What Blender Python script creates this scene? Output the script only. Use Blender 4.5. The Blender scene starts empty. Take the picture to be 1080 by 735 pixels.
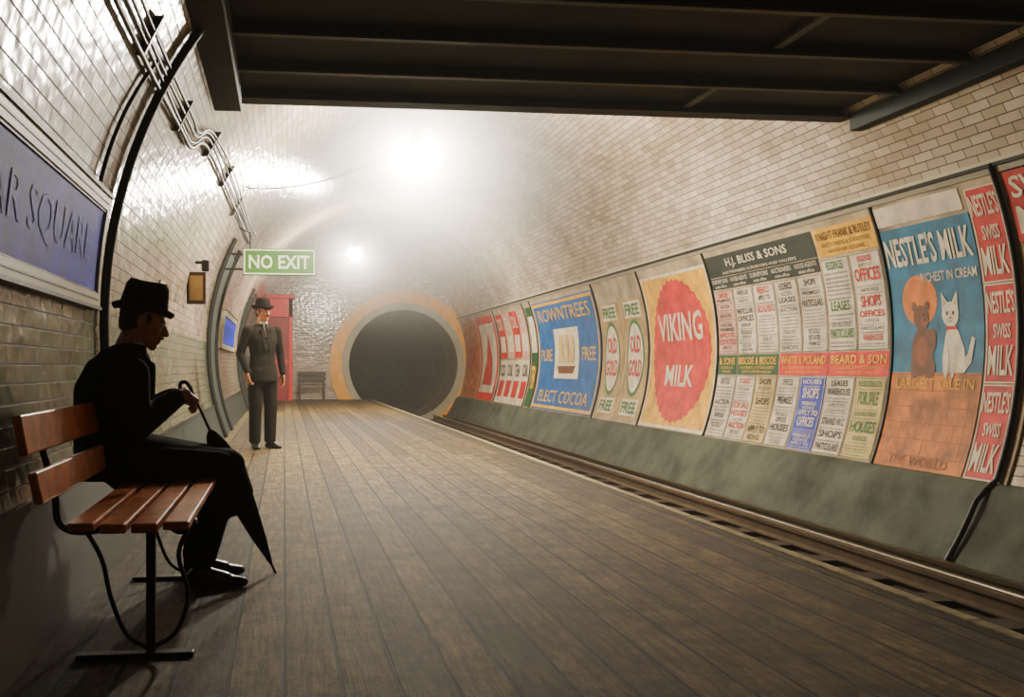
import bpy, bmesh, math, random
from mathutils import Vector, Matrix, Euler
random.seed(7)
CX, ZC, R = 2.25, 1.23, 3.32
YEND = 30.7
YBACK = -12.0
def lin(c):
    return tuple(((v/255)/12.92 if v/255<=0.04045 else ((v/255+0.055)/1.055)**2.4) for v in c)
# ---------------------------------------------------------------- materials
MATS={}
def mat(name, rgb, rough=0.6, metal=0.0, var=0.0, scale=6.0, bump=0.0, spec=0.5, emit=0.0):
    if name in MATS: return MATS[name]
    m=bpy.data.materials.new(name); m.use_nodes=True
    nt=m.node_tree; b=nt.nodes['Principled BSDF']
    c=lin(rgb)
    b.inputs['Base Color'].default_value=(*c,1)
    b.inputs['Roughness'].default_value=rough
    b.inputs['Metallic'].default_value=metal
    b.inputs['Specular IOR Level'].default_value=spec
    if emit>0:
        b.inputs['Emission Color'].default_value=(*c,1); b.inputs['Emission Strength'].default_value=emit
    if var>0 or bump>0:
        tc=nt.nodes.new('ShaderNodeTexCoord'); n=nt.nodes.new('ShaderNodeTexNoise')
        n.inputs['Scale'].default_value=scale; n.inputs['Detail'].default_value=8; n.inputs['Roughness'].default_value=0.62
        nt.links.new(tc.outputs['Object'],n.inputs['Vector'])
        if var>0:
            r=nt.nodes.new('ShaderNodeValToRGB')
            r.color_ramp.elements[0].position=0.34; r.color_ramp.elements[1].position=0.66
            r.color_ramp.elements[0].color=(*[x*(1-var) for x in c],1)
            r.color_ramp.elements[1].color=(*[min(1,x*(1+var*0.7)) for x in c],1)
            nt.links.new(n.outputs['Fac'],r.inputs['Fac']); nt.links.new(r.outputs['Color'],b.inputs['Base Color'])
        if bump>0:
            bp=nt.nodes.new('ShaderNodeBump'); bp.inputs['Strength'].default_value=bump; bp.inputs['Distance'].default_value=0.01
            nt.links.new(n.outputs['Fac'],bp.inputs['Height']); nt.links.new(bp.outputs['Normal'],b.inputs['Normal'])
    MATS[name]=m
    return m

def tile_mat():
    m=bpy.data.materials.new('glazed_tile'); m.use_nodes=True; nt=m.node_tree; N=nt.nodes; L=nt.links
    b=N['Principled BSDF']
    uv=N.new('ShaderNodeUVMap'); uv.uv_map='UVMap'
    br=N.new('ShaderNodeTexBrick'); br.inputs['Scale'].default_value=1
    br.inputs['Brick Width'].default_value=0.23; br.inputs['Row Height'].default_value=0.078
    br.inputs['Mortar Size'].default_value=0.0048; br.inputs['Mortar Smooth'].default_value=0.3
    br.inputs['Color1'].default_value=(*lin((232,216,196)),1); br.inputs['Color2'].default_value=(*lin((190,174,152)),1)
    br.inputs['Mortar'].default_value=(*lin((78,66,50)),1)
    L.new(uv.outputs['UV'],br.inputs['Vector'])
    n=N.new('ShaderNodeTexNoise'); n.inputs['Scale'].default_value=0.9; n.inputs['Detail'].default_value=7
    L.new(uv.outputs['UV'],n.inputs['Vector'])
    rp=N.new('ShaderNodeValToRGB'); rp.color_ramp.elements[0].position=0.3; rp.color_ramp.elements[1].position=0.62
    rp.color_ramp.elements[0].color=(0.56,0.51,0.40,1); rp.color_ramp.elements[1].color=(1,1,1,1)
    L.new(n.outputs['Fac'],rp.inputs['Fac'])
    mx=N.new('ShaderNodeMixRGB'); mx.blend_type='MULTIPLY'; mx.inputs['Fac'].default_value=0.85
    L.new(br.outputs['Color'],mx.inputs['Color1']); L.new(rp.outputs['Color'],mx.inputs['Color2'])
    # green-grey wainscot tiles low on the left wall
    tc=N.new('ShaderNodeTexCoord'); sp=N.new('ShaderNodeSeparateXYZ'); L.new(tc.outputs['Object'],sp.inputs[0])
    mg=N.new('ShaderNodeMapRange'); mg.inputs['From Min'].default_value=1.34; mg.inputs['From Max'].default_value=1.30; L.new(sp.outputs['Z'],mg.inputs['Value'])
    xl=N.new('ShaderNodeMath'); xl.operation='LESS_THAN'; xl.inputs[1].default_value=0.0; L.new(sp.outputs['X'],xl.inputs[0])
    mm=N.new('ShaderNodeMath'); mm.operation='MULTIPLY'; L.new(mg.outputs[0],mm.inputs[0]); L.new(xl.outputs[0],mm.inputs[1])
    m3=N.new('ShaderNodeMixRGB'); m3.blend_type='MULTIPLY'; m3.inputs['Color2'].default_value=(0.46,0.62,0.55,1)
    L.new(mm.outputs[0],m3.inputs['Fac']); L.new(mx.outputs['Color'],m3.inputs['Color1'])
    L.new(m3.outputs['Color'],b.inputs['Base Color'])
    mr=N.new('ShaderNodeMapRange'); mr.inputs['To Min'].default_value=0.17; mr.inputs['To Max'].default_value=0.75
    L.new(br.outputs['Fac'],mr.inputs['Value']); L.new(mr.outputs['Result'],b.inputs['Roughness'])
    inv=N.new('ShaderNodeMath'); inv.operation='SUBTRACT'; inv.inputs[0].default_value=1; L.new(br.outputs['Fac'],inv.inputs[1])
    n2=N.new('ShaderNodeTexNoise'); n2.inputs['Scale'].default_value=9; n2.inputs['Detail'].default_value=1
    L.new(uv.outputs['UV'],n2.inputs['Vector'])
    ad=N.new('ShaderNodeMath'); ad.operation='MULTIPLY_ADD'; ad.inputs[1].default_value=2.2
    L.new(n2.outputs['Fac'],ad.inputs[0]); L.new(inv.outputs[0],ad.inputs[2])
    bp=N.new('ShaderNodeBump'); bp.inputs['Strength'].default_value=0.9; bp.inputs['Distance'].default_value=0.004
    L.new(ad.outputs[0],bp.inputs['Height']); L.new(bp.outputs['Normal'],b.inputs['Normal'])
    return m
TILE=tile_mat()

def plank_mat():
    m=bpy.data.materials.new('platform_boards'); m.use_nodes=True; nt=m.node_tree; N=nt.nodes; L=nt.links
    b=N['Principled BSDF']
    tc=N.new('ShaderNodeTexCoord'); sp=N.new('ShaderNodeSeparateXYZ'); L.new(tc.outputs['Object'],sp.inputs[0])
    cb=N.new('ShaderNodeCombineXYZ'); L.new(sp.outputs['Y'],cb.inputs['X']); L.new(sp.outputs['X'],cb.inputs['Y'])
    br=N.new('ShaderNodeTexBrick'); br.inputs['Scale'].default_value=1
    br.inputs['Brick Width'].default_value=11.0; br.inputs['Row Height'].default_value=0.172
    br.inputs['Mortar Size'].default_value=0.007; br.inputs['Mortar Smooth'].default_value=0.15
    br.offset=0.37
    br.inputs['Color1'].default_value=(*lin((186,162,112)),1); br.inputs['Color2'].default_value=(*lin((112,96,64)),1)
    br.inputs['Mortar'].default_value=(*lin((8,7,4)),1)
    L.new(cb.outputs[0],br.inputs['Vector'])
    mp=N.new('ShaderNodeMapping'); mp.inputs['Scale'].default_value=(1.5,20,1); L.new(cb.outputs[0],mp.inputs['Vector'])
    n=N.new('ShaderNodeTexNoise'); n.inputs['Scale'].default_value=1.8; n.inputs['Detail'].default_value=10; n.inputs['Roughness'].default_value=0.8
    L.new(mp.outputs[0],n.inputs['Vector'])
    n2=N.new('ShaderNodeTexNoise'); n2.inputs['Scale'].default_value=4.2; n2.inputs['Detail'].default_value=14; n2.inputs['Roughness'].default_value=0.86
    L.new(tc.outputs['Object'],n2.inputs['Vector'])
    r1=N.new('ShaderNodeValToRGB'); r1.color_ramp.elements[0].position=0.43; r1.color_ramp.elements[1].position=0.59
    r1.color_ramp.elements[0].color=(0.34,0.31,0.23,1); r1.color_ramp.elements[1].color=(1.0,1,1,1); L.new(n.outputs['Fac'],r1.inputs['Fac'])
    r2=N.new('ShaderNodeValToRGB'); r2.color_ramp.elements[0].position=0.44; r2.color_ramp.elements[1].position=0.58
    r2.color_ramp.elements[0].color=(0.24,0.22,0.16,1); r2.color_ramp.elements[1].color=(1,1,1,1); L.new(n2.outputs['Fac'],r2.inputs['Fac'])
    m1=N.new('ShaderNodeMixRGB'); m1.blend_type='MULTIPLY'; m1.inputs['Fac'].default_value=1
    m2=N.new('ShaderNodeMixRGB'); m2.blend_type='MULTIPLY'; m2.inputs['Fac'].default_value=0.85
    L.new(br.outputs['Color'],m1.inputs['Color1']); L.new(r1.outputs['Color'],m1.inputs['Color2'])
    L.new(m1.outputs['Color'],m2.inputs['Color1']); L.new(r2.outputs['Color'],m2.inputs['Color2'])
    L.new(m2.outputs['Color'],b.inputs['Base Color'])
    b.inputs['Roughness'].default_value=0.66; b.inputs['Specular IOR Level'].default_value=0.32
    mu=N.new('ShaderNodeMath'); mu.operation='MULTIPLY_ADD'; mu.inputs[1].default_value=0.6; L.new(n.outputs['Fac'],mu.inputs[0]); L.new(n2.outputs['Fac'],mu.inputs[2])
    inv=N.new('ShaderNodeMath'); inv.operation='SUBTRACT'; L.new(mu.outputs[0],inv.inputs[0]); L.new(br.outputs['Fac'],inv.inputs[1])
    bp=N.new('ShaderNodeBump'); bp.inputs['Strength'].default_value=1.0; bp.inputs['Distance'].default_value=0.014
    L.new(inv.outputs[0],bp.inputs['Height']); L.new(bp.outputs['Normal'],b.inputs['Normal'])
    return m
PLANK=plank_mat()
BLACK=mat('black_iron',(24,26,24),0.5,0.2)
DKPIPE=mat('dark_conduit',(60,56,48),0.4,0.2)
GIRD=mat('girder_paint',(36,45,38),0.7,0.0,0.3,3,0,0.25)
GIRD_LIT=mat('girder_lit_edge_paint',(70,78,64),0.6,0.0,0.3,3)  # lighter copy of girder paint; light caught on flange edges painted in
CREAM=mat('cream_paint',(205,200,168),0.45)
DADO_L=mat('green_dado',(30,48,42),0.55,0,0.3,2)
CEMENT=mat('cement_dado',(76,82,70),0.8,0,0.6,2.2,0.8,0.3)
BALLAST=mat('track_bed_grit',(60,48,30),0.95,0,0.5,30,0.8)
STEEL=mat('rail_steel',(112,102,80),0.4,0.8)
STONE=mat('nosing_stone',(172,160,124),0.7,0,0.45,14,0.2)
DARKWALL=mat('platform_riser',(34,32,26),0.9,0,0.3,5)
SOOT=mat('running_tunnel_iron',(112,98,78),0.9,0,0.2,2)
YELLOW=mat('yellow_tile',(255,172,0),0.35,0,0.2,6)
GREYRING=mat('grey_stone_ring',(172,166,138),0.5,0,0.15,5)
WOOD=mat('bench_wood',(206,116,52),0.32,0,0.45,9,0.1)
RED=mat('red_paint',(236,16,8),0.45,0,0.15,4)
HOARD=mat('hoarding_paper',(176,156,122),0.7,0,0.5,2.2)
COAT=mat('black_overcoat',(14,18,20),0.95,0,0.2,20,0.1,0.1)
SUIT=mat('dark_suit',(36,32,26),0.9,0,0.2,20,0.1,0.15)
SKIN=mat('skin',(186,120,86),0.5)
HAT=mat('felt_hat',(30,26,23),0.9,0,0.2,20,0,0.15)
HATB=mat('brown_felt_hat',(62,42,28),0.9,0,0.3,20,0.2,0.15)
HAIR=mat('hair',(46,34,26),0.7,0,0.3,60,0.3)
WHITEC=mat('white_cloth',(215,210,198),0.7)
SHOE=mat('shoe_leather',(16,14,13),0.3)
# ---------------------------------------------------------------- basics
COL=bpy.context.scene.collection
def link(o,parent=None):
    COL.objects.link(o)
    if parent is not None: o.parent=parent
    return o
def empty(name,loc=(0,0,0),rz=0):
    e=bpy.data.objects.new(name,None); e.location=loc; e.rotation_euler=(0,0,rz); e.empty_display_size=0.1
    return link(e)
def meshobj(name,verts,faces,m,parent=None,smooth=False,uvs=None):
    me=bpy.data.meshes.new(name); me.from_pydata([tuple(v) for v in verts],[],faces)
    if m: me.materials.append(m)
    if uvs is not None:
        l=me.uv_layers.new(name='UVMap')
        for lp in me.loops: l.data[lp.index].uv=uvs[lp.vertex_index]
    if smooth:
        for p in me.polygons: p.use_smooth=True
    me.update()
    return link(bpy.data.objects.new(name,me),parent)
def box(name,x0,x1,y0,y1,z0,z1,m,parent=None,bevel=0.0):
    v=[(x,y,z) for x in(x0,x1) for y in(y0,y1) for z in(z0,z1)]
    f=[(0,1,3,2),(4,6,7,5),(0,4,5,1),(2,3,7,6),(0,2,6,4),(1,5,7,3)]
    o=meshobj(name,v,f,m,parent)
    if bevel>0:
        md=o.modifiers.new('bev','BEVEL'); md.width=bevel; md.segments=2
    return o
def pipe(name,pts,r,m,parent=None,cyclic=False,res=4):
    cu=bpy.data.curves.new(name,'CURVE'); cu.dimensions='3D'; cu.bevel_depth=r; cu.bevel_resolution=res; cu.use_fill_caps=True
    s=cu.splines.new('POLY'); s.points.add(len(pts)-1)
    for i,p in enumerate(pts): s.points[i].co=(*p,1)
    s.use_cyclic_u=cyclic
    s.use_smooth=True
    cu.materials.append(m)
    return link(bpy.data.objects.new(name,cu),parent)
def smoothpts(pts,n=8):
    P=[Vector(p) for p in pts]; out=[]
    for i in range(len(P)-1):
        p0=P[max(i-1,0)];p1=P[i];p2=P[i+1];p3=P[min(i+2,len(P)-1)]
        for k in range(n):
            t=k/n
            out.append(0.5*((2*p1)+(p2-p0)*t+(2*p0-5*p1+4*p2-p3)*t*t+(3*p1-p0-3*p2+p3)*t**3))
    out.append(P[-1]); return out
def wx(side,z,off=0.0):
    return CX+side*math.sqrt(max(0,(R-off)**2-(z-ZC)**2))
def slab(name,side,y0,y1,z0,z1,off0,off1,m,parent=None):
    """curved slab standing off the tunnel lining between off0 (wall side) and off1 (room side)"""
    nz=max(1,int(abs(z1-z0)/0.08)); v=[];f=[]
    for y in (y0,y1):
        for off in (off0,off1):
            for i in range(nz+1):
                z=z0+(z1-z0)*i/nz; v.append((wx(side,z,off),y,z))
    n=nz+1; A,B,C,D=0,n,2*n,3*n
    for i in range(nz):
        f+= [(B+i,B+i+1,D+i+1,D+i),(A+i,C+i,C+i+1,A+i+1),(A+i,A+i+1,B+i+1,B+i),(C+i,D+i,D+i+1,C+i+1)]
    f+=[(A,B,D,C),(A+nz,C+nz,D+nz,B+nz)]
    return meshobj(name,v,f,m,parent)
# ---------------------------------------------------------------- tunnel shell
def arc(name,a0,a1,n,m,y0=YBACK,y1=YEND):
    v=[];uv=[];f=[]
    ys=[y0+(y1-y0)*k/8 for k in range(9)]
    for y in ys:
        for i in range(n+1):
            a=math.radians(a0+(a1-a0)*i/n)
            v.append((CX+R*math.cos(a),y,ZC+R*math.sin(a))); uv.append((y,R*a))
    for k in range(8):
        for i in range(n):
            b=k*(n+1)+i; f.append((b,b+1,b+n+2,b+n+1))
    return meshobj(name,v,f,m,None,True,uv)
arc('wall_right',-42,25,96,TILE)
arc('ceiling',25,155,180,TILE)
arc('wall_left',155,216,90,TILE)
PX,PZ,PR=3.63,1.07,1.68
def ray_to_shell(a):
    dx,dz=math.cos(a),math.sin(a); ox,oz=PX-CX,PZ-ZC
    b=ox*dx+oz*dz; c=ox*ox+oz*oz-R*R
    return -b+math.sqrt(b*b-c)
v=[];uv=[];f=[];n=128
for i in range(n):
    a=2*math.pi*i/n; ro=ray_to_shell(a)+0.02
    for rr in (PR,ro):
        x=PX+rr*math.cos(a); z=PZ+rr*math.sin(a); v.append((x,YEND,z)); uv.append((x,z))
for i in range(n):
    j=(i+1)%n; f.append((2*i,2*i+1,2*j+1,2*j))
meshobj('wall_end',v,f,TILE,None,False,uv)
v=[(CX-R-.1,YBACK,-2.2),(CX+R+.1,YBACK,-2.2),(CX+R+.1,YBACK,ZC+R+.1),(CX-R-.1,YBACK,ZC+R+.1)]
meshobj('wall_back',v,[(0,1,2,3)],TILE,None,False,[(p[0],p[2]) for p in v])
def ring(name,r0,r1,y0,y1,m,clamp=True,parent=None):
    v=[];f=[];n=128
    for i in range(n):
        a=2*math.pi*i/n; ro=min(r1,ray_to_shell(a)-0.004) if clamp else r1
        for rr,y in ((r0,y0),(ro,y0),(ro,y1),(r0,y1)):
            v.append((PX+rr*math.cos(a),y,PZ+rr*math.sin(a)))
    for i in range(n):
        j=(i+1)%n
        for k in range(4):
            l=(k+1)%4; f.append((4*i+k,4*i+l,4*j+l,4*j+k))
    return meshobj(name,v,f,m,parent,False)
pt=empty('tunnel_portal')
ring('grey_ring',PR,1.90,YEND-0.10,YEND+0.05,GREYRING,parent=pt)
ring('yellow_ring',1.90,2.27,YEND-0.13,YEND-0.001,YELLOW,parent=pt)
v=[];f=[];n=96;L=[YEND,YEND+6,YEND+16,YEND+34]
for y in L:
    for i in range(n):
        a=2*math.pi*i/n; v.append((PX+PR*math.cos(a),y,PZ+PR*math.sin(a)))
for k in range(3):
    for i in range(n):
        j=(i+1)%n; f.append((k*n+i,k*n+j,(k+1)*n+j,(k+1)*n+i))
f.append(tuple(range(3*n,4*n)))
meshobj('running_tunnel',v,f,SOOT,pt,True)
for k in range(8):
    y=YEND+2.0+k*3.0
    pts=[(PX+(PR-0.005)*math.cos(2*math.pi*i/64),y,PZ+(PR-0.005)*math.sin(2*math.pi*i/64)) for i in range(64)]
    pipe('lining_rib_%d'%k,pts,0.010,SOOT,pt,True,1)
# floor
EDGE=2.62
box('floor',-1.0,2.50,YBACK,YEND,-0.09,0.0,PLANK)
pe=empty('platform_edge')
box('nosing',2.50,EDGE,YBACK+.1,YEND-.02,-0.09,0.003,mat('nosing_dark',(58,50,34),0.7,0,0.3,10,0.2),pe)
k=0; y=YBACK+.2
while y<YEND-0.95:
    box('edge_strip_%d'%k,2.555,2.612,y+0.008,y+0.892,0.003,0.011,STONE,pe); y+=0.9; k+=1
box('riser',-.6,2.56,YBACK+.1,YEND-.02,-0.9,-0.09,DARKWALL,pe)
# track
TB=-0.66
box('track_bed',2.56,5.0,YBACK+.1,YEND+30,-0.8,TB,BALLAST)
tr=empty('railway_track')
def rail(name,x,z0,m=STEEL):
    prof=[(-.06,0),(.06,0),(.06,.012),(.012,.025),(.012,.095),(.034,.105),(.034,.135),(-.034,.135),(-.034,.105),(-.012,.095),(-.012,.025),(-.06,.012)]
    v=[(x+a,yy,z0+b) for yy in (YBACK+.1,YEND+30) for a,b in prof]; n=len(prof)
    f=[(i,(i+1)%n,n+(i+1)%n,n+i) for i in range(n)]
    meshobj(name,v,f,m,tr)
rail('rail_1',3.12,TB+.04); rail('rail_2',4.56,TB+.04,mat('rail_rusty',(84,68,46),0.6,0.2,0.3,5)); rail('rail_3',3.84,TB+.06,BLACK); rail('rail_4',4.86,TB+.05,STEEL)
v=[];f=[]
for i in range(60):
    y=YBACK+i*0.72+0.3; b=len(v)
    v+=[(x,yy,z) for x in(2.75,4.94) for yy in(y,y+.25) for z in(TB-.02,TB+.045)]
    f+=[tuple(b+q for q in t) for t in [(0,1,3,2),(4,6,7,5),(0,4,5,1),(2,3,7,6),(0,2,6,4),(1,5,7,3)]]
meshobj('sleepers',v,f,mat('sleeper_wood',(58,46,32),0.9,0,0.3,8),tr)
# ---------------------------------------------------------------- right wall dado
prof=[(0.085,0.0),(0.085,0.045),(0.045,0.085),(-0.05,0.10),(-0.2,0.105),(-0.35,0.11),(-0.5,0.12),(-0.60,0.135),(-0.70,0.16),(-0.70,0.0)]
v=[];n=len(prof)
for y in (2.0,YEND-0.1):
    for z,off in prof: v.append((wx(1,z,off),y,z))
f=[(i,(i+1)%n,n+(i+1)%n,n+i) for i in range(n)]+[tuple(range(n)),tuple(range(2*n-1,n-1,-1))]
meshobj('trim_1',v,f,CEMENT)
pipe('cable_run',[(wx(1,-0.56,0.17),3,-0.56),(wx(1,-0.56,0.17),YEND-.2,-0.56)],0.014,mat('lead_cable',(140,134,118),0.35,0.5))
slab('trim_2',1,2.0,YEND-.1,2.475,2.50,0.0,0.05,BLACK)
slab('trim_3',1,2.0,YEND-.1,2.50,2.53,0.0,0.03,CREAM)
slab('trim_4',1,2.0,YEND-.1,2.43,2.475,0.0,0.032,mat('trim_grey',(150,142,120),0.5))
slab('poster_hoarding',1,6.9,YEND-.1,0.085,2.43,0.0,0.02,HOARD)
for i,y in enumerate((8.62,12.36,14.82,17.12,21.6,22.3,25.5)):
    slab('batten',1,y-.014,y+.014,0.085,2.43,0.02,0.042,BLACK)
pts=[]
for i in range(40):
    z=2.50-(3.10)*i/39; pts.append((wx(1,z,0.045 if z>0.1 else 0.045+min(1,(0.1-z)/.1)*0.10),6.98,z))
pipe('drain_pipe',pts,0.022,BLACK)
# ---------------------------------------------------------------- lettering
TCACHE={}
def text2d(s,bold=0.018):
    key=(s,bold)
    if key in TCACHE: return TCACHE[key]
    cu=bpy.data.curves.new('t','FONT'); cu.body=s; cu.size=1; cu.offset=bold; cu.resolution_u=2
    o=bpy.data.objects.new('t',cu); COL.objects.link(o)
    dg=bpy.context.evaluated_depsgraph_get(); dg.update()
    me=o.evaluated_get(dg).to_mesh()
    vs=[(q.co.x,q.co.y) for q in me.vertices]; fs=[tuple(p.vertices) for p in me.polygons]
    o.evaluated_get(dg).to_mesh_clear()
    bpy.data.objects.remove(o); bpy.data.curves.remove(cu)
    x0=min(a for a,b in vs);x1=max(a for a,b in vs);y0=min(b for a,b in vs);y1=max(b for a,b in vs)
    vs=[((a-x0)/(x1-x0),(b-y0)/(y1-y0)) for a,b in vs]
    TCACHE[key]=(vs,fs); return TCACHE[key]
class Sheet:
    """flat print pasted on the curved lining. u to the reader's right, v = height in m"""
    def __init__(s,name,side,ystart,width,z0,z1,m,off=0.026,thick=0.004):
        s.side=side;s.y=ystart;s.w=width;s.z0=z0;s.z1=z1;s.off=off;s.layers={}
        ye=ystart-side*width
        s.obj=slab(name,side,min(ystart,ye),max(ystart,ye),z0,z1,off-0.006,off,m)
    def P(s,u,v,lift):
        return (wx(s.side,v,s.off+lift),s.y-s.side*u,v)
    def add(s,vs,fs,m,lift):
        key=(m.name,lift); L=s.layers.setdefault(key,[m,[],[]]); b=len(L[1])
        L[1].extend(s.P(u,v,lift) for u,v in vs); L[2].extend(tuple(b+i for i in f) for f in fs)
    def text(s,t,u0,v0,u1,v1,m,lift=0.006,bold=0.018,slant=0.0):
        vs,fs=text2d(t,bold)
        s.add([(u0+(u1-u0)*a,v0+(v1-v0)*b+slant*a) for a,b in vs],fs,m,lift)
    def shape(s,pts,m,lift=0.003,rings=6,c=None):
        if c is None: c=(sum(p[0] for p in pts)/len(pts),sum(p[1] for p in pts)/len(pts))
        n=len(pts);vs=[c];fs=[]
        for k in range(1,rings+1):
            for p in pts: vs.append((c[0]+(p[0]-c[0])*k/rings,c[1]+(p[1]-c[1])*k/rings))
        for i in range(n):
            j=(i+1)%n; fs.append((0,1+i,1+j))
            for k in range(rings-1): fs.append((1+k*n+i,1+(k+1)*n+i,1+(k+1)*n+j,1+k*n+j))
        s.add(vs,fs,m,lift)
    def rect(s,u0,v0,u1,v1,m,lift=0.003):
        n=max(1,int((v1-v0)/0.08)); vs=[];fs=[]
        for i in range(n+1):
            vv=v0+(v1-v0)*i/n; vs+=[(u0,vv),(u1,vv)]
        for i in range(n): fs.append((2*i,2*i+1,2*i+3,2*i+2))
        s.add(vs,fs,m,lift)
    def ell(s,cu,cv,ru,rv,m,lift=0.003,n=40,wob=0,freq=24):
        s.shape([(cu+ru*(1+wob*math.cos(freq*2*math.pi*i/n))*math.cos(2*math.pi*i/n),cv+rv*(1+wob*math.cos(freq*2*math.pi*i/n))*math.sin(2*math.pi*i/n)) for i in range(n)],m,lift,6,(cu,cv))
    def frame(s,t,m,lift=0.004,ins=0.0):
        a,b,c,d=ins,s.z0+ins,s.w-ins,s.z1-ins
        s.rect(a,b,c,b+t,m,lift);s.rect(a,d-t,c,d,m,lift);s.rect(a,b+t,a+t,d-t,m,lift);s.rect(c-t,b+t,c,d-t,m,lift)
    def done(s):
        for i,(k,(m,vs,fs)) in enumerate(s.layers.items()):
            meshobj('print_%d'%(i+1),vs,fs,m,s.obj)
        return s.obj
def ink(name,rgb,r=0.6): return mat('ink_'+name,rgb,r,0,0.3,7)
I_BLK=ink('black',(44,38,32)); I_RED=ink('red',(190,34,22)); I_BLU=ink('blue',(34,64,160)); I_GRN=ink('green',(44,110,46))
I_WHT=ink('white',(228,214,184)); I_YEL=ink('yellow',(232,176,20)); I_ORG=ink('orange',(216,116,20)); I_BRN=ink('brown',(104,58,22))
I_RBR=ink('rust',(138,70,24)); I_CATSH=ink('fur_grey',(176,168,150))
P_WHT=mat('paper_white',(218,204,178),0.6,0,0.35,3); P_YEL=mat('paper_yellow',(236,172,8),0.6,0,0.42,4)
P_RED=mat('paper_red',(206,30,16),0.6,0,0.42,4); P_BLU=mat('paper_blue',(8,90,160),0.6,0,0.42,4)
P_SKY=mat('paper_sky',(24,106,140),0.6,0,0.5,4); P_GRN=mat('paper_green',(30,80,40),0.6,0,0.3,3); P_TAN=mat('paper_tan',(180,148,86),0.6,0,0.4,3)
P_DK=mat('paper_dark',(28,40,30),0.6,0,0.3,3); P_ROY=mat('paper_royal',(22,54,174),0.6,0,0.35,3); P_CRM=mat('paper_cream',(208,180,114),0.6,0,0.35,3)
P_ORG=mat('paper_orange',(190,106,14),0.6,0,0.6,5); P_PNK=mat('paper_pink',(214,168,146),0.6,0,0.3,3)
for z0,z1 in ((1.63,2.37),(0.84,1.62),(0.09,0.83)):
    s=Sheet('advertising_poster',1,7.37,0.34,z0,z1,P_RED); h=z1-z0
    s.text("NESTLE'S",.02,z0+.70*h,.32,z0+.93*h,I_WHT); s.text("SWISS",.08,z0+.45*h,.27,z0+.6*h,I_WHT); s.text("MILK",.03,z0+.08*h,.31,z0+.38*h,I_WHT); s.frame(.012,I_WHT); s.done()
s=Sheet('advertising_poster',1,6.93,0.8,1.9,2.42,P_RED); s.text("MILK",.05,1.96,.75,2.16,I_WHT); s.text("SWISS",.05,2.22,.75,2.38,I_WHT); s.done()
# nestle main
s=Sheet('advertising_poster',1,8.60,1.2,0.09,2.2,P_SKY)
s.rect(0,.09,1.2,.92,P_ORG,.0015); s.ell(.40,1.55,.24,.22,I_ORG,.002)
for i in range(6):
    s.rect(0,.20+.14*i,1.2,.206+.14*i,I_RBR,.003)
    for k in range(5): s.rect(.12+.24*k+(i%2)*.12-.12*(i%2==1 and k==4),.206+.14*i,.125+.24*k+(i%2)*.12-.12*(i%2==1 and k==4),.34+.14*i if i<5 else .92,I_RBR,.003)
s.text("NESTLE'S MILK",.03,1.86,1.17,2.12,I_WHT,.006,.02); s.text("RICHEST IN CREAM",.46,1.70,1.17,1.78,I_WHT,.006,.01)
s.ell(.42,1.10,.15,.21,I_BRN,.004); s.ell(.41,1.40,.105,.11,I_BRN,.0045); s.ell(.32,1.50,.035,.04,I_BRN,.0045); s.ell(.50,1.50,.035,.04,I_BRN,.0045); s.ell(.34,.96,.07,.09,I_BRN,.0045); s.ell(.53,.96,.08,.09,I_BRN,.0045)
s.ell(.45,1.36,.05,.045,I_RBR,.005); s.ell(.42,1.10,.08,.13,I_RBR,.005)
for e in (.38,.45): s.ell(e,1.42,.012,.014,I_BLK,.006)
s.ell(.46,1.38,.018,.014,I_BLK,.006)
for a_ in (.52,.56): s.ell(a_,1.2,.05,.10,I_BRN,.0046)
s.shape([(.72,.92),(.70,1.05),(.73,1.22),(.76,1.32),(.84,1.33),(.90,1.26),(.97,1.12),(1.0,.98),(.98,.92)],I_WHT,.005,6,(.84,1.1)); s.ell(.80,1.41,.105,.105,I_WHT,.0055)
s.shape([(.70,1.44),(.78,1.50),(.70,1.60)],I_WHT,.0055); s.shape([(.82,1.50),(.90,1.44),(.90,1.60)],I_WHT,.0055)
s.shape([(.715,1.48),(.755,1.50),(.715,1.56)],P_PNK,.0065); s.shape([(.845,1.50),(.885,1.48),(.885,1.56)],P_PNK,.0065)
s.ell(.76,1.0,.035,.13,I_CATSH,.006); s.ell(.84,1.0,.035,.13,I_CATSH,.006); s.ell(.755,1.01,.03,.13,I_WHT,.007); s.ell(.845,1.01,.03,.13,I_WHT,.007)
s.shape([(.98,.92),(1.06,1.0),(1.10,1.2),(1.06,1.22),(1.02,1.08),(.94,1.0)],I_WHT,.005)
for e in (.76,.84): s.ell(e,1.42,.014,.018,I_BLK,.0075)
s.ell(.80,1.38,.014,.01,I_RED,.0075); s.rect(.77,1.35,.83,1.355,I_BLK,.0075)
s.rect(.74,1.28,.88,1.31,I_RED,.007)
s.text("LARGEST SALE IN",.08,.78,1.12,.87,I_YEL,.006,.0); s.text("THE WORLD",.20,.12,1.0,.20,I_RBR,.006,.0)
s.done()
s=Sheet('bill_sheet',1,8.60,1.16,2.23,2.40,P_WHT); s.done()
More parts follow.
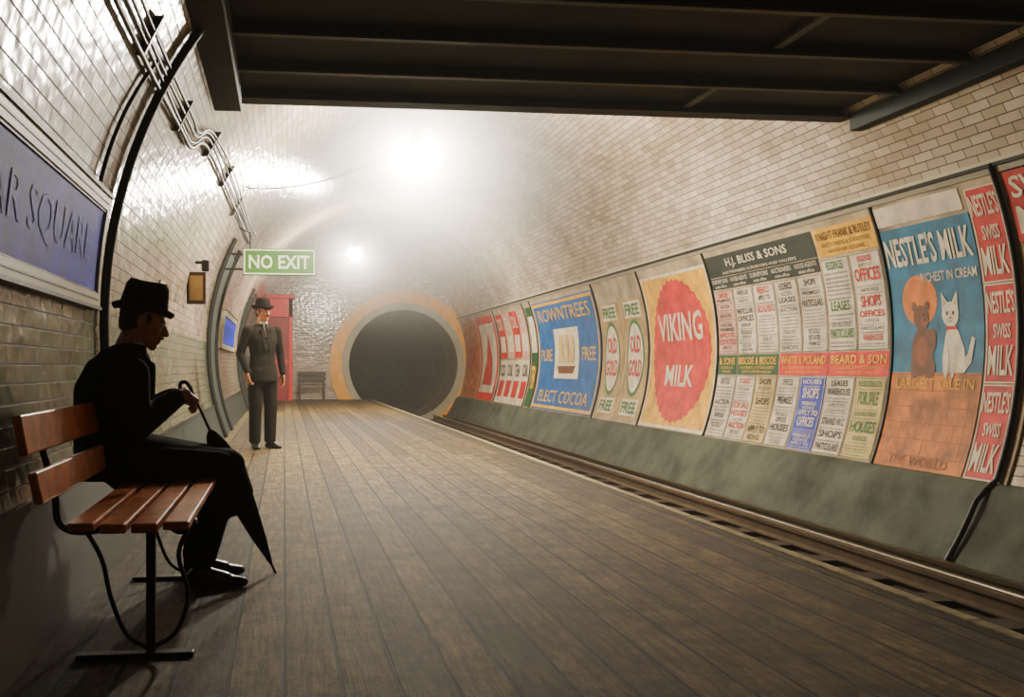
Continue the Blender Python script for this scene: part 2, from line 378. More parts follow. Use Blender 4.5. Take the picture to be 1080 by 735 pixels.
# property notices
WORDS=["TO BE LET","FREEHOLD","OFFICES","SHOPS","FOR SALE","HOUSES","LEASES","AUCTION","PARTICULARS","BUILDING LAND","WAREHOUSE","OXFORD STREET","GROUND RENTS","PREMISES","PICCADILLY","SHOPS TO LET","RESIDENCES","APPLY TO","ESTATES","STRAND W.C."]
FINE=["the valuable long leasehold premises and shops","and of messrs auctioneers and surveyors of","with immediate possession at low rental and","situate near the station & omnibus route for","particulars and conditions of sale may be had","the agents and valuers at their offices in the"]
def bill(y,w,z0,z1,paper,ink1,ink2,big=None,nl=15):
    s=Sheet('property_notice',1,y,w,z0,z1,paper); v=z1-0.03
    hs=[random.choice([1,.5,.5,1.5,.5,.5,.8]) for _ in range(nl)]; hs[0]=1.3
    if big: hs[2]=3.0; hs[6]=2.6
    tot=sum(hs); av=(z1-z0-.05)
    for i,h in enumerate(hs):
        hh=av*h/tot
        t=random.choice(FINE) if h<.7 else random.choice(WORDS)
        if big and h>=2: t=big[0 if i==2 else 1]
        mg=random.choice([.04,.04,.08]) if h<.7 or h>1.4 else random.choice([.06,.1,.13])
        s.text(t,mg,v-hh*.78,w-mg,v,ink2 if (h>1.2) else ink1,.006,.02 if h>.9 else 0.006); v-=hh
    s.frame(.006,ink1,.004,.006)
    s.done()
cols=[12.33,11.78,11.26,10.74,10.22,9.70,9.17,8.65]
s=Sheet('bill_header',1,12.33,2.60,2.10,2.36,P_DK); s.text("H.J. BLISS & SONS",.55,2.18,2.05,2.30,I_WHT,.006,.01); s.text("AUCTIONEERS SURVEYORS AND VALUERS",.4,2.12,2.2,2.15,I_WHT,.006,.0); s.done()
s=Sheet('bill_header',1,12.33,2.60,1.95,2.09,P_DK)
for k in range(5): s.text(random.choice(["HOUSE AGENTS","SURVEYORS","AUCTIONEERS"]),.04+k*.52,2.02,.48+k*.52,2.07,I_WHT,.006,.0); s.text("estate offices",.1+k*.52,1.965,.42+k*.52,2.0,I_WHT,.006,.0)
s.done()
s=Sheet('bill_header',1,9.69,1.04,2.08,2.36,P_YEL); s.text("KNIGHT FRANK & RUTLEY",.04,2.24,1.0,2.32,I_BLK,.006,.01); s.text("AUCTIONEERS & SURVEYORS",.1,2.17,.94,2.21,I_BLK,.006,.0); s.text("HANOVER SQUARE",.2,2.1,.84,2.145,I_BLK,.006,.0); s.done()
upI=[(P_PNK,I_BLK,I_RED,None),(P_WHT,I_BLK,I_BLK,None),(P_WHT,I_BLK,I_RED,None),(P_WHT,I_BLK,I_BLK,None),(P_WHT,I_BLK,I_BLK,None),(P_WHT,I_BLK,I_GRN,None),(P_WHT,I_BLK,I_RED,("OFFICES","SHOPS"))]
loI=[(P_WHT,I_BLK,I_BLK,None),(P_WHT,I_BLK,I_RED,None),(P_CRM,I_BLK,I_BLK,None),(P_WHT,I_BLK,I_BLK,None),(P_ROY,I_WHT,I_WHT,("SHOPS","OFFICES")),(P_WHT,I_BLK,I_BLK,None),(P_CRM,I_GRN,I_GRN,("FOR SALE","HOUSES"))]
for k in range(7):
    w=cols[k]-cols[k+1]-.03
    top=1.93 if k<5 else 2.06
    bill(cols[k],w,1.13,top,*upI[k]); bill(cols[k],w,0.10,0.87,*loI[k],nl=13)
for (y,w,p,t,ik) in ((12.33,.52,P_GRN,"& SONS",I_YEL),(11.78,1.02,P_GRN,"BISCOE & BISCOE",I_YEL),(10.73,1.02,P_RED,"WHITE & POLAND",I_YEL),(9.69,1.04,P_RED,"BEARD & SON",I_YEL)):
    s=Sheet('bill_header',1,y,w,.88,1.12,p); s.text(t,.04,1.0,w-.04,1.09,ik,.006,.015); s.text("AUCTIONEERS SURVEYORS & AGENTS",.08,.95,w-.08,.98,ik,.006,.0); s.text("ESTATE OFFICES LONDON",.15,.90,w-.15,.93,ik,.006,.0); s.done()
# Viking
s=Sheet('advertising_poster',1,14.76,2.36,.10,2.30,P_YEL); s.ell(1.18,1.2,1.02,1.0,P_RED,.003,144,.022,36)
s.text("VIKING",.40,1.34,1.96,1.74,I_WHT,.008,.02); s.text("MILK",.68,.70,1.68,1.0,I_WHT,.008,.02); s.frame(.04,I_WHT,.002); s.done()
for y in (17.06,15.93):
    s=Sheet('advertising_poster',1,y,1.05,.15,2.05,P_TAN)
    s.ell(.52,1.12,.40,.62,I_GRN,.003); s.ell(.52,1.12,.34,.55,I_WHT,.004)
    s.text("OLD",.28,1.2,.76,1.48,I_RED,.008,.03); s.text("GOLD",.22,.82,.82,1.1,I_RED,.008,.03)
    s.rect(.15,1.76,.9,2.02,I_WHT,.003); s.text("FREE",.2,1.80,.85,1.98,I_GRN,.008,.03); s.rect(.15,.2,.9,.46,I_WHT,.003); s.text("FREE",.2,.24,.85,.42,I_GRN,.008,.03); s.done()
s=Sheet('advertising_poster',1,21.5,4.3,.10,2.34,P_BLU); s.frame(.06,I_YEL,.003,.03)
s.rect(1.3,.75,3.0,1.75,I_WHT,.004)
s.shape([(1.5,1.0),(2.8,1.0),(2.65,.85),(1.65,.85)],I_BRN,.006)
for a,b in ((1.6,1.95),(2.0,2.35),(2.4,2.7)): s.shape([(a,1.05),(b,1.05),(b-.03,1.62),(a+.08,1.62)],P_CRM,.006)
s.text("ROWNTREES",.35,1.92,3.95,2.18,I_YEL,.006,.0,0); s.text("ELECT COCOA",.4,.26,3.9,.5,I_YEL,.006,.0); s.text("PURE",.25,1.1,1.1,1.35,I_YEL,.006,.0); s.text("FREE",3.2,1.1,4.05,1.35,I_YEL,.006,.0); s.done()
s=Sheet('advertising_poster',1,22.2,.62,.10,2.3,P_GRN); s.rect(.08,1.3,.54,2.1,I_WHT); s.text("TEA",.1,.5,.52,1.0,I_YEL); s.done()
for k in range(4):
    for z0,z1,p in ((1.2,2.3,P_RED),(.1,1.15,P_WHT)):
        s=Sheet('advertising_poster',1,25.4-k*.78,.72,z0,z1,p if (k%2==0 or z0<1) else P_PNK)
        s.rect(.1,z0+.15,.62,z0+.55,I_RED if p is P_WHT else I_WHT); s.text(random.choice(["SOAP","COAL","TEA","COCOA"]),.1,z1-.4,.62,z1-.1,I_BLK if p is P_WHT else I_WHT); s.done()
s=Sheet('advertising_poster',1,28.0,2.3,.1,2.35,P_WHT); s.frame(.2,P_RED); s.shape([(.5,.5),(1.7,.5),(1.5,1.2),(1.2,1.9),(.8,1.2)],I_RED); s.done()
s=Sheet('advertising_poster',1,30.3,2.1,.1,2.3,P_ORG); s.text("OXO",.2,.9,1.9,1.6,I_RED,.006,.03); s.done()
# ---------------------------------------------------------------- left wall
slab('baseboard_left',-1,YBACK+.05,YEND-.02,0.0,0.42,0.0,0.014,DADO_L)
slab('trim_5',-1,YBACK+.05,YEND-.02,0.42,0.45,0.0,0.022,BLACK)
ENAMEL=mat('blue_enamel',(14,42,214),0.6,0,0.35,5,0.25,0.12)
ENWHT=mat('enamel_lettering',(48,72,214),0.6,0,0.5,9,0,0.12)
def namesign(y0,y1,z0,z1):
    e=empty('station_name_sign')
    slab('panel',-1,y0,y1,z0,z1,0.0,0.03,ENAMEL,e)
    t=.07
    for nm,a in (('frame_top',(y0,y1,z1,z1+t)),('frame_bottom',(y0,y1,z0-t,z0)),('frame_near',(y0-t,y0,z0-t,z1+t)),('frame_far',(y1,y1+t,z0-t,z1+t))):
        slab(nm,-1,*a,0.0,0.045,CREAM,e)
    slab('edge_top',-1,y0-t,y1+t,z1+t,z1+t+.018,0.0,0.055,BLACK,e); slab('edge_bottom',-1,y0-t,y1+t,z0-t-.018,z0-t,0.0,0.055,BLACK,e)
    slab('inner_line_top',-1,y0,y1,z1-.012,z1,0.03,0.038,BLACK,e); slab('inner_line_bottom',-1,y0,y1,z0,z0+.012,0.03,0.038,BLACK,e)
    slab('mid_line_top',-1,y0,y1,z1+.03,z1+.038,0.045,0.049,BLACK,e); slab('mid_line_bottom',-1,y0,y1,z0-.038,z0-.03,0.045,0.049,BLACK,e)
    vs,fs=text2d("TRAFALGAR SQUARE",.0)
    w=y1-y0-.5
    meshobj('lettering',[(wx(-1,z0+.12+(z1-z0-.24)*b_,.033),y0+.25+w*a_,z0+.12+(z1-z0-.24)*b_) for a_,b_ in vs],fs,ENWHT,e)
namesign(1.9,5.72,1.37,1.83); namesign(17.0,20.8,1.36,1.84)
def rib(name,y,z0,z1,r,off=0.03,dy=0.0,m=BLACK,side=-1):
    pts=[]
    for i in range(30):
        z=z0+(z1-z0)*i/29; pts.append((wx(side,z,off),y+dy*(i/29)**2,z))
    pipe(name,pts,r,m)
rib('wall_cable',5.98,0.9,3.1,0.028,0.035,0.25)
rib('wall_cable',5.5,1.95,2.7,0.012,0.02,0.3)
for y in (14.1,15.6,23.0,24.6): rib('passage_moulding',y,0.0,2.75,0.035,0.03)
slab('passage_gloom_1',-1,14.12,15.58,0.0,2.6,0.0,0.02,mat('passage_dim_teal',(40,70,60),0.5,0,0.3,2))  # flat sheet in place of a passage opening, its gloom painted in
slab('passage_gloom_2',-1,23.02,24.58,0.0,2.6,0.0,0.02,mat('passage_dim_teal',(40,70,60),0.5))
cb=empty('conduit_bundle')
for k in range(4):
    P=[]
    for y,z in ((2.0,2.60),(5.2,2.60),(7.3,2.64),(7.9,2.66),(8.5,2.80),(11,2.86),(14.0,2.92),(16.5,2.96)):
        zz=z+k*0.042+(.02*math.sin(y*1.3+k*2) if k%2 else 0)
        P.append((wx(-1,zz,0.028),y,zz))
    pipe('conduit_%d'%k,smoothpts(P,6),0.0095 if k else .014,DKPIPE,cb)
for i,y in enumerate((5.4,7.1,8.7,10.4,12.4)):
    zz=2.60+(0.04 if y<7.5 else (.2 if y<10 else .25))
    slab('clip_%d'%i,-1,y-.012,y+.012,zz-.04,zz+.17,0.0,0.042,DKPIPE,cb)
e=empty('framed_notice'); 
X0=wx(-1,1.8,0.0)
box('frame',X0,X0+.2,10.75,10.79,1.63,1.97,mat('dark_frame_wood',(70,38,26),0.5),e,.008); box('card',X0+.03,X0+.17,10.745,10.75,1.67,1.93,P_TAN,e)
e=empty('wall_bracket'); box('arm',wx(-1,2.1),wx(-1,2.1)+.14,11.0,11.04,2.08,2.11,BLACK,e); box('lantern',wx(-1,2.1)+.07,wx(-1,2.1)+.15,10.98,11.06,2.0,2.12,BLACK,e,.01)
slab('notice_card',-1,8.6,8.95,1.45,1.70,0.0,0.012,P_WHT)
# ---------------------------------------------------------------- NO EXIT sign
sg=empty('exit_sign',(-0.07,14.1,2.43))
box('backing',-.50,.50,-.03,.03,-.185,.185,mat('sign_green',(70,120,44),0.4,0,0.15,4),sg,.006)
wm=mat('sign_white_glow',(232,236,204),0.5,0,0,1,0,0.5,0.3)  # letters and border get a weak added glow of their own
for nm,a in (('border_top',(-.49,.49,.155,.172)),('border_bottom',(-.49,.49,-.172,-.155)),('border_left',(-.49,-.472,-.155,.155)),('border_right',(.472,.49,-.155,.155))):
    box(nm,a[0],a[1],-.038,-.03,a[2],a[3],wm,sg)
vs,fs=text2d("NO EXIT",.02)
meshobj('lettering',[(-.42+.84*a,-.036,-.095+.19*b) for a,b in vs],fs,wm,sg)
pipe('hanger_1',[(-.4,0,.18),(-.4,0,.40),(-.62,0,.50)],.012,BLACK,sg); pipe('hanger_2',[(-.5,0,.1),(-.80,0,.12)],.014,BLACK,sg); pipe('hanger_3',[(-.5,0,-.1),(-.86,0,-.1)],.014,BLACK,sg)
# ---------------------------------------------------------------- footbridge
fb=empty('footbridge')
def xs(z,off=0.0): return wx(-1,z,off)-.01,wx(1,z,off)+.01
SOF=3.16
a,b=xs(3.24)
box('deck',a,b,2.6,8.4,3.24,3.36,GIRD,fb)
for i,y in enumerate((8.38,7.55,6.72,5.9,5.05,4.2,3.3)):
    a,b=xs(SOF+.02)
    box('web_%d'%i,a,b,y-.012,y+.012,SOF+.02,3.25,GIRD,fb)
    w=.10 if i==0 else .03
    box('flange_%d'%i,a,b,y-w,y+w,SOF,SOF+.016,GIRD_LIT if i else GIRD,fb)
a,b=xs(4.0)
box('fascia',a,b,8.39,8.43,SOF+.1,4.0,GIRD,fb)
for i,(y0,y1) in enumerate(((7.6,8.25),(6.0,6.65))): box('tie_bar_%d'%i,3.39,3.45,y0,y1,SOF+.03,SOF+.045,GIRD_LIT,fb)
box('ledger_left',-.66,-.34,3.0,8.15,3.01,3.30,GIRD,fb,.01)
box('ledger_right',4.93,5.18,3.0,8.3,3.04,3.30,GIRD,fb,.01)
# ---------------------------------------------------------------- lamps
def globe_mat(name,s):
    g=bpy.data.materials.new(name); g.use_nodes=True; nt=g.node_tree
    nt.nodes.remove(nt.nodes['Principled BSDF']); em=nt.nodes.new('ShaderNodeEmission'); em.inputs['Color'].default_value=(1,.89,.71,1); em.inputs['Strength'].default_value=s
    nt.links.new(em.outputs[0],nt.nodes['Material Output'].inputs[0]); return g
def lathe(name,prof,m,parent,n=32,smooth=True):
    v=[];f=[]
    for r,z in prof:
        for i in range(n):
            a=2*math.pi*i/n; v.append(Vector((r*math.cos(a),r*math.sin(a),z)))
    k=len(prof)
    for j in range(k-1):
        for i in range(n):
            q=(i+1)%n; f.append((j*n+i,j*n+q,(j+1)*n+q,(j+1)*n+i))
    return meshobj(name,v,f,m,parent,smooth)
# added ball imitating the lamp's glare halo: density falls off smoothly away from the lamp
def halo_mat(HR,dens):
    SM=bpy.data.materials.new('lamp_halo'); SM.use_nodes=True; nt=SM.node_tree; nt.nodes.remove(nt.nodes['Principled BSDF'])
    tc=nt.nodes.new('ShaderNodeTexCoord'); ln=nt.nodes.new('ShaderNodeVectorMath'); ln.operation='LENGTH'; nt.links.new(tc.outputs['Object'],ln.inputs[0])
    mr=nt.nodes.new('ShaderNodeMapRange'); mr.inputs['From Min'].default_value=HR; mr.inputs['From Max'].default_value=0; mr.inputs['To Min'].default_value=0; mr.inputs['To Max'].default_value=1
    nt.links.new(ln.outputs['Value'],mr.inputs['Value'])
    pw=nt.nodes.new('ShaderNodeMath'); pw.operation='POWER'; pw.inputs[1].default_value=1.7; nt.links.new(mr.outputs[0],pw.inputs[0])
    ml=nt.nodes.new('ShaderNodeMath'); ml.operation='MULTIPLY'; ml.inputs[1].default_value=dens; nt.links.new(pw.outputs[0],ml.inputs[0])
    vsn=nt.nodes.new('ShaderNodeVolumeScatter'); vsn.inputs['Color'].default_value=(1,.98,.95,1); nt.links.new(ml.outputs[0],vsn.inputs['Density'])
    nt.links.new(vsn.outputs[0],nt.nodes['Material Output'].inputs['Volume'])
    try: SM.cycles.volume_step_rate=1.6
    except Exception: pass
    return SM
def lamp(y,m,HR=0,dens=0):
    e=empty('pendant_lamp',(1.5,y,3.41)); r=.16
    lathe('globe',[(max(.001,r*math.sin(math.pi*i/8)),-r*math.cos(math.pi*i/8)) for i in range(9)],m,e,12)
    lathe('cap',[(.001,.24),(.05,.235),(.06,.17),(.10,.14),(.10,.13),(.001,.13)],CREAM,e)
    pipe('rod',[(0,0,.2),(0,0,1.03)],.008,CREAM,e)
    if HR: lathe('lamp_halo',[(max(.0005,HR*math.sin(math.pi*i/16)),-HR*math.cos(math.pi*i/16)) for i in range(17)],halo_mat(HR,dens),e,32)
lamp(11.5,globe_mat('opal_globe',1650),2.4,0.55)
lamp(21.5,globe_mat('opal_globe_far',1350),1.8,0.22)
lamp(-7.0,globe_mat('unseen_fill_globe',22))  # unseen weak lamp behind the camera, added to lift the foreground
P=[]
for i in range(21):
    t=i/20; P.append((-.45+(1.5+.45)*t,12.45+(11.5-12.45)*t,3.16+(3.6-3.16)*t-.35*4*t*(1-t)*.5))
pipe('lamp_cable',P,.008,BLACK)
# ---------------------------------------------------------------- end wall things
k=empty('red_kiosk',(-.16,29.9,0))
box('post_left',-.42,-.32,-.3,.3,0,3.0,RED,k,.01); box('post_right',.28,.40,-.3,.3,0,3.0,RED,k,.01)
box('lintel',-.42,.40,-.3,.3,2.45,3.0,RED,k,.01); box('cornice',-.45,.46,-.36,.34,3.0,3.10,RED,k,.01); box('door_panel',-.32,.30,-.2,-.16,0,2.45,mat('kiosk_red_panel',(160,14,8),0.5),k)
box('door_rail',-.32,.30,-.22,-.2,1.1,1.2,RED,k)
e=empty('bench',(.82,30.2,0))
DW=mat('dark_bench_wood',(46,32,22),0.5)
for i in range(3): box('seat_slat_%d'%i,-.42,.42,-.22+i*.14,-.10+i*.14,.44,.47,DW,e,.005)
for i in range(2): box('back_slat_%d'%i,-.42,.42,.20,.23,.58+i*.16,.68+i*.16,DW,e,.005)
for i,x in enumerate((-.36,.36)):
    box('leg_front_%d'%i,x-.025,x+.025,-.2,-.15,0,.44,DW,e); box('leg_back_%d'%i,x-.025,x+.025,.17,.22,0,.84,DW,e)
# ---------------------------------------------------------------- foreground bench
bn=empty('bench')
BY0,BY1=3.14,4.98
for i,(x0,x1) in enumerate(((-.655,-.575),(-.560,-.480),(-.465,-.385),(-.370,-.290))):
    box('seat_slat_%d'%(i+1),x0,x1,BY0,BY1,.455+(.008 if i in(0,3) else 0),.485+(.004 if i in(0,3) else 0),WOOD,bn,.006)
def tslat(name,xc,zc,h,th,lean):
    o=box(name,-th/2,th/2,BY0,BY1,-h/2,h/2,WOOD,bn,.006); o.location=(xc,0,zc); o.rotation_euler=(0,-lean,0)
tslat('back_slat_1',-.79,.755,.125,.028,.18); tslat('back_slat_2',-.745,.595,.10,.028,.22)
for i,y in enumerate((3.42,4.66)):
    box('foot_bar_%d'%i,-.68,-.30,y-.025,y+.025,0,.018,BLACK,bn,.004)
    box('post_%d'%i,-.455,-.425,y-.015,y+.015,.015,.45,BLACK,bn,.004)
    box('seat_bearer_%d'%i,-.68,-.29,y-.02,y+.02,.437,.457,BLACK,bn,.003)
    pipe('scroll_front_%d'%i,smoothpts([(-.31,y,.44),(-.35,y,.34),(-.32,y,.2),(-.36,y,.08),(-.44,y,.03)],8),.008,BLACK,bn)
    pipe('scroll_back_%d'%i,smoothpts([(-.66,y,.44),(-.60,y,.33),(-.57,y,.2),(-.52,y,.08),(-.45,y,.03)],8),.008,BLACK,bn)
    pipe('back_iron_%d'%i,smoothpts([(-.50,y,.445),(-.66,y,.42),(-.735,y,.45),(-.750,y,.55),(-.79,y,.70),(-.820,y,.81)],8),.012,BLACK,bn)
# ---------------------------------------------------------------- figures
def unit_pts(sub=2):
    bm=bmesh.new(); bmesh.ops.create_icosphere(bm,subdivisions=sub+1,radius=1); p=[v.co.copy() for v in bm.verts]; bm.free(); return p
UP=unit_pts(2)
class Body:
    def __init__(s): s.bm=bmesh.new(); s.M=Matrix()
    def hull(s,*specs):
        t=bmesh.new()
        for c,r in specs:
            if not hasattr(r,'__len__'): r=(r,r,r)
            for p in UP: t.verts.new(s.M@Vector((c[0]+p.x*r[0],c[1]+p.y*r[1],c[2]+p.z*r[2])))
        t.verts.ensure_lookup_table()
        g=bmesh.ops.convex_hull(t,input=list(t.verts))
        dead=[x for x in set(g['geom_interior'])|set(g['geom_unused']) if isinstance(x,bmesh.types.BMVert)]
        bmesh.ops.delete(t,geom=dead,context='VERTS')
        me=bpy.data.meshes.new('h'); t.to_mesh(me); t.free(); s.bm.from_mesh(me); bpy.data.meshes.remove(me)
    def chain(s,pts):
        for a,b in zip(pts[:-1],pts[1:]): s.hull(a,b)
    def done(s,name,m,parent,voxel=.012,smooth=4):
        me=bpy.data.meshes.new(name); s.bm.to_mesh(me); s.bm.free(); me.materials.append(m)
        o=bpy.data.objects.new(name,me); link(o,parent)
        r=o.modifiers.new('remesh','REMESH'); r.mode='VOXEL'; r.voxel_size=voxel; r.use_smooth_shade=True
        q=o.modifiers.new('smooth','SMOOTH'); q.factor=.5; q.iterations=smooth
        return o
def head(parent,loc,rot,moustache=True,scale=1.0):
    M=Matrix.Translation(loc)@rot.to_matrix().to_4x4()@Matrix.Scale(scale,4)
    b=Body(); b.M=M
    b.hull(((-.012,0,.03),(.094,.074,.092)))
    b.hull(((.02,0,.0),(.068,.064,.06)),((.035,0,-.055),(.045,.05,.04)),((.068,0,-.09),(.018,.022,.016)))
    b.hull(((.078,0,.028),(.014,.05,.011)))
    b.hull(((.088,0,.015),.008),((.112,0,-.022),(.011,.013,.009)),((.088,0,-.03),(.012,.018,.008)))
    b.hull(((.082,0,-.052),(.014,.024,.007))); b.hull(((.080,0,-.064),(.014,.021,.008)))
    for sgn in(-1,1):
        b.hull(((.055,sgn*.038,-.015),(.028,.02,.02))); b.hull(((-.005,sgn*.076,0),(.019,.009,.032)))
    b.hull(((-.02,0,-.04),(.055,.052,.05)),((-.035,0,-.16),(.058,.06,.03)))
    b.done('head',SKIN,parent,.0045,2)
    for i,sgn in enumerate((-1,1)):
        o=Body(); o.M=M; o.hull(((.080,sgn*.031,.008),(.011,.014,.009))); o.done('eye_%d'%i,WHITEC,parent,.002,1)
        o=Body(); o.M=M; o.hull(((.0895,sgn*.031,.008),(.004,.006,.006))); o.done('iris_%d'%i,HAIR,parent,.0012,1)
    h=Body(); h.M=M
    h.hull(((-.030,0,.03),(.083,.078,.088)),((-.06,0,-.035),(.04,.058,.03)))
    for sgn in(-1,1): h.hull(((.02,sgn*.07,.02),(.014,.008,.025)))
    if moustache: h.hull(((.098,0,-.042),(.008,.020,.006)),((.090,0,-.046),(.007,.028,.006)))
    h.done('hair',HAIR,parent,.005,2)
    return M
def hatobj(parent,M,m,band,crown=.125,brim=.052,dent=0.0,rump=0.0):
    prof=[(.001,crown-.012),(.03,crown-.008),(.055,crown),(.075,crown-.006),(.088,crown-.03),(.095,.05),(.098,.0),(.105,-.006),(.098+brim*.6,-.008),(.098+brim,.008),(.101+brim,.012),(.099+brim,.0),(.098+brim*.6,-.014),(.10,-.014),(.001,-.012)]
    n=40
    def put(pr,mm,nm):
        v=[];f=[]
        for r,z in pr:
            for i in range(n):
                a=2*math.pi*i/n; dz=.0; rr=r
                if r>.1: dz=.014*abs(math.sin(a))**2-.012*abs(math.cos(a))**2+rump*.5*math.sin(3*a+1)
                elif z>.05: rr=r*(1+rump*2*math.sin(2*a+.7)); dz=rump*math.sin(a*2+2)
                if z>crown-.02 and r<.07: dz+=-dent*(1-abs(math.sin(a))*.7)
                v.append(M@Vector((rr*math.cos(a)*1.05-.012,rr*math.sin(a)*.90,z+.062+dz)))
        for j in range(len(pr)-1):
            for i in range(n):
                q=(i+1)%n; f.append((j*n+i,j*n+q,(j+1)*n+q,(j+1)*n+i))
        meshobj(nm,v,f,mm,parent,True)
    put(prof,m,'hat'); put([(.0985,.004),(.0995,.006),(.0975,.034),(.096,.035)],band,'hat_band')
def hand(parent,name,M,curl=.35,thumb=.5,mirror=1):
    """wrist at origin, fingers +x, palm normal -z, thumb on +y*mirror"""
    b=Body(); b.M=M; k=mirror
    b.hull(((0,0,0),(.024,.026,.017)),((.03,.005*k,0),(.022,.036,.016)),((.08,0,0),(.014,.040,.012)))
    for y,l,dr in ((.030,.88,.04),(.010,1.0,.01),(-.011,.93,-.02),(-.031,.75,-.06)):
        p=Vector((.084,y*k,0)); a=curl*.5; yaw=dr*k; pts=[(tuple(p),.0098)]
        for j,sl in enumerate((.044,.028,.022)):
            p=p+Vector((math.cos(a)*math.cos(yaw),math.sin(yaw),-math.sin(a)))*sl*l
            pts.append((tuple(p),(.0092,.0085,.0074)[j])); a+=curl
        b.chain(pts)
    p=Vector((.018,.026*k,-.004)); pts=[(tuple(p),.013)]
    d=[Vector((.72,.62*k,-.25)),Vector((.86,.32*k,-.25-thumb*.4)),Vector((.9,.05*k,-.3-thumb*.6))]
    for j,sl in enumerate((.040,.032,.025)):
        p=p+d[j].normalized()*sl; pts.append((tuple(p),(.0118,.0105,.0088)[j]))
    b.chain(pts); b.done(name,SKIN,parent,.0038,2)
def shoe(b,x,y,z,yaw):
    M0=b.M.copy(); b.M=M0@Matrix.Translation((x,y,z))@Matrix.Rotation(yaw,4,'Z')
    b.hull(((-.045,0,.035),(.035,.034,.035)),((0,0,.075),(.04,.036,.04)))
    b.hull(((-.03,0,.03),(.045,.035,.03)),((.10,0,.03),(.05,.044,.03)),((.17,.0,.022),(.035,.034,.022)))
    b.hull(((0,0,.07),(.04,.036,.03)),((.09,0,.05),(.04,.036,.02)))
    b.M=M0
# --- seated man : faces +x, hunched over his umbrella
sm=empty('seated_man',(-.69,4.50,0),math.radians(12))
b=Body()
b.hull(((-.05,0,.60),(.165,.20,.115)),((-.075,0,.73),(.14,.18,.10)))
b.hull(((-.075,0,.73),(.14,.18,.10)),((-.07,0,.86),(.145,.20,.11)))
b.hull(((-.07,0,.86),(.145,.20,.10)),((-.045,0,.955),(.125,.20,.07)),((.02,0,1.0),(.09,.10,.04)))
for sg_ in(-1,1):
    sh=((.0,sg_*.185,.935),(.092,.07,.078))
    el=((.03,sg_*.255,.72),(.066,.062,.064))
    wr=((.205,sg_*.075,.825),(.045,.045,.045))
    b.hull(sh,((.01,sg_*.225,.83),(.080,.066,.07))); b.hull(((.01,sg_*.225,.83),(.080,.066,.07)),el); b.hull(el,wr)
    b.hull(((.0,sg_*.09,.575),(.10,.095,.09)),((.43,sg_*.115,.535),(.075,.075,.068)))
    b.hull(((.43,sg_*.115,.53),(.072,.072,.066)),((.36,sg_*.11,.30),(.070,.070,.06))); b.hull(((.36,sg_*.11,.30),(.070,.070,.06)),((.315,sg_*.105,.11),(.060,.058,.03)))
b.hull(((.05,0,.62),(.12,.17,.06)),((.44,0,.54),(.07,.165,.06)))
b.hull(((.46,0,.53),(.055,.17,.06)),((.52,0,.41),(.035,.16,.02)),((.32,0,.24),(.07,.17,.02)))
b.hull(((-.06,-.15,.58),(.14,.05,.06)),((.38,-.18,.55),(.06,.03,.05)),((.42,-.19,.34),(.08,.02,.02)),((.22,-.19,.27),(.04,.02,.02)))
b.hull(((-.10,-.14,.60),(.10,.10,.08)),((-.12,-.20,.51),(.10,.09,.02)),((.15,-.25,.51),(.06,.07,.02)))
b.hull(((-.03,0,1.015),(.085,.10,.042)),((.02,0,1.045),(.074,.084,.030)))
for sg_ in(-1,1): b.hull(((.11,sg_*.05,.97),(.018,.02,.02)),((.115,sg_*.03,.78),(.012,.016,.02)))
b.done('coat_and_legs',COAT,sm,.011,3)
b=Body(); shoe(b,.315,-.11,0,math.radians(-8)); shoe(b,.345,.11,0,math.radians(8)); b.done('shoes',SHOE,sm,.007,2)
b=Body(); b.hull(((.035,0,1.050),(.050,.058,.018)),((.04,0,1.068),(.048,.052,.012))); b.done('collar',WHITEC,sm,.006,1)
HM=head(sm,(.078,0,1.158),Euler((0,.30,-.10)),True)
hatobj(sm,HM@Matrix.Rotation(-.10,4,'Y'),HATB,HAT,.125,.030,.02,.004)
def frame_m(o,x,z):
    x=Vector(x).normalized(); z=Vector(z); y=z.cross(x).normalized(); z=x.cross(y)
    return Matrix(((x.x,y.x,z.x,o[0]),(x.y,y.y,z.y,o[1]),(x.z,y.z,z.z,o[2]),(0,0,0,1)))
hand(sm,'hand_right',frame_m((.205,-.068,.838),(.75,.55,.1),(.25,-.55,.75)),.95,.8,1)
hand(sm,'hand_left',frame_m((.205,.068,.826),(.75,-.45,-.05),(.25,.6,.7)),.95,.8,-1)
um=empty('umbrella',(-.69,4.50,0),math.radians(12))
A=Vector((.285,0,.860)); T=Vector((.685,.10,.0)); d=(T-A).normalized()
pipe('shaft',[A,T],.006,BLACK,um)
hk=[A,A-d*.02,A-d*.038+Vector((-.012,0,.004)),A-d*.035+Vector((-.035,0,-.005)),A+Vector((-.042,0,-.02))]
pipe('crook_handle',smoothpts(hk,6),.009,mat('cane_handle',(60,38,22),0.4),um)
q=d.to_track_quat('Z','Y'); Mu=Matrix.Translation(A)@q.to_matrix().to_4x4()
prof=[(.008,.20),(.022,.22),(.042,.28),(.056,.38),(.058,.46),(.046,.60),(.028,.76),(.010,.88),(.006,.90)]
v=[];f=[];n=48
for r,z in prof:
    for i in range(n):
        a=2*math.pi*i/n; rr=r*(1+.16*math.cos(8*a+z*6)); v.append(Mu@Vector((rr*math.cos(a),rr*math.sin(a),z)))
for j in range(len(prof)-1):
    for i in range(n):
        k2=(i+1)%n; f.append((j*n+i,j*n+k2,(j+1)*n+k2,(j+1)*n+i))
meshobj('canopy',v,f,COAT,um,True)
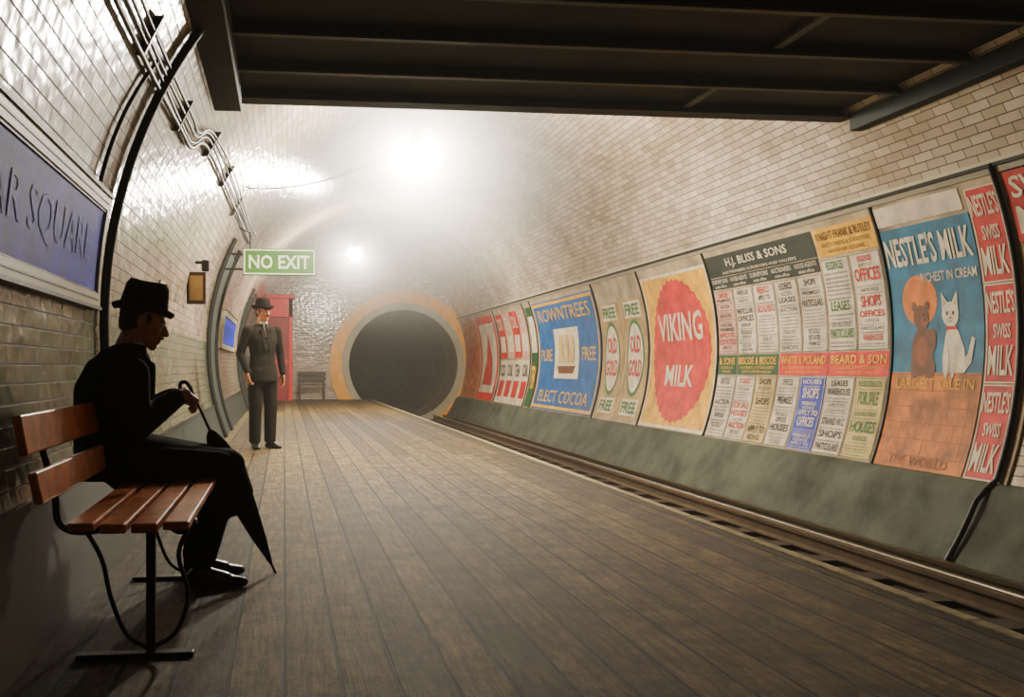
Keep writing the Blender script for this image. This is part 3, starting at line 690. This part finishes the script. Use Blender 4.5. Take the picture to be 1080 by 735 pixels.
# --- standing man
st=empty('standing_man',(-.26,12.1,0),math.radians(-62))
b=Body()
b.hull(((0,0,.93),(.125,.175,.10)),((0,0,1.10),(.115,.155,.08)))
b.hull(((0,0,1.10),(.115,.155,.08)),((0,0,1.29),(.13,.18,.11)))
b.hull(((0,0,1.29),(.13,.18,.11)),((-.01,0,1.42),(.075,.19,.045)),((-.01,0,1.475),(.055,.07,.025)))
b.hull(((0,0,.95),(.13,.178,.05)),((.005,0,.80),(.14,.19,.02)))
for sg_ in(-1,1):
    b.hull(((0,sg_*.09,.90),(.10,.095,.08)),((.015,sg_*.10,.50),(.078,.078,.06))); b.hull(((.015,sg_*.10,.50),(.078,.078,.06)),((0,sg_*.10,.09),(.072,.068,.03)))
    sh=((-.01,sg_*.19,1.405),(.066,.06,.06))
    if sg_==1: el=((-.035,.255,1.13),(.052,.05,.05)); wr=((.03,.255,.90),(.040,.038,.035))
    else: el=((-.07,-.26,1.13),(.052,.05,.05)); wr=((.03,-.215,.92),(.042,.038,.035))
    b.hull(sh,el); b.hull(el,wr)
b.hull(((.0,-.19,.88),(.05,.03,.06)))
for sg_ in(-1,1): b.hull(((.10,sg_*.06,1.40),(.014,.022,.02)),((.128,sg_*.028,1.18),(.010,.014,.02)))
b.done('suit',SUIT,st,.011,3)
b=Body(); shoe(b,.0,-.10,0,math.radians(-14)); shoe(b,.0,.10,0,math.radians(14)); b.done('shoes',SHOE,st,.007,2)
b=Body(); b.hull(((.008,0,1.488),(.055,.058,.02)),((.012,0,1.51),(.052,.054,.012))); b.hull(((.07,0,1.46),(.02,.028,.02)),((.118,0,1.33),(.014,.016,.02))); b.done('shirt_collar',WHITEC,st,.006,1)
b=Body(); b.hull(((.088,0,1.475),(.012,.016,.014)),((.134,0,1.32),(.008,.012,.02))); b.done('necktie',HAT,st,.004,1)
HM=head(st,(.02,0,1.62),Euler((0,.02,.15)))
hatobj(st,HM,HAT,HAT,.115,.040)
hand(st,'hand_left',frame_m((.032,.256,.885),(.12,0,-1),(0,1,0)),.35,.4,1)
hand(st,'hand_right',frame_m((.035,-.216,.905),(.15,.1,-1),(0,-1,0)),.5,.4,-1)
# ---------------------------------------------------------------- thin haze added to the air for glow and softness
w=bpy.data.worlds.new('added_station_haze'); bpy.context.scene.world=w; w.use_nodes=True
nt=w.node_tree; nt.nodes['Background'].inputs['Color'].default_value=(0.02,0.02,0.02,1)
vs_=nt.nodes.new('ShaderNodeVolumeScatter'); vs_.inputs['Density'].default_value=0.0055; vs_.inputs['Color'].default_value=(1,.95,.86,1); vs_.inputs['Anisotropy'].default_value=0.2
nt.links.new(vs_.outputs[0],nt.nodes['World Output'].inputs['Volume'])
# ---------------------------------------------------------------- camera
cam=bpy.data.cameras.new('camera'); co=bpy.data.objects.new('camera',cam); COL.objects.link(co)
co.location=(0,0,.96); co.rotation_euler=(math.radians(90),0,-math.atan(130/1060))
cam.sensor_width=36; cam.lens=36*1060/1080; cam.shift_x=110/1080; cam.shift_y=20.5/1080; cam.clip_start=.05; cam.clip_end=200
bpy.context.scene.camera=co
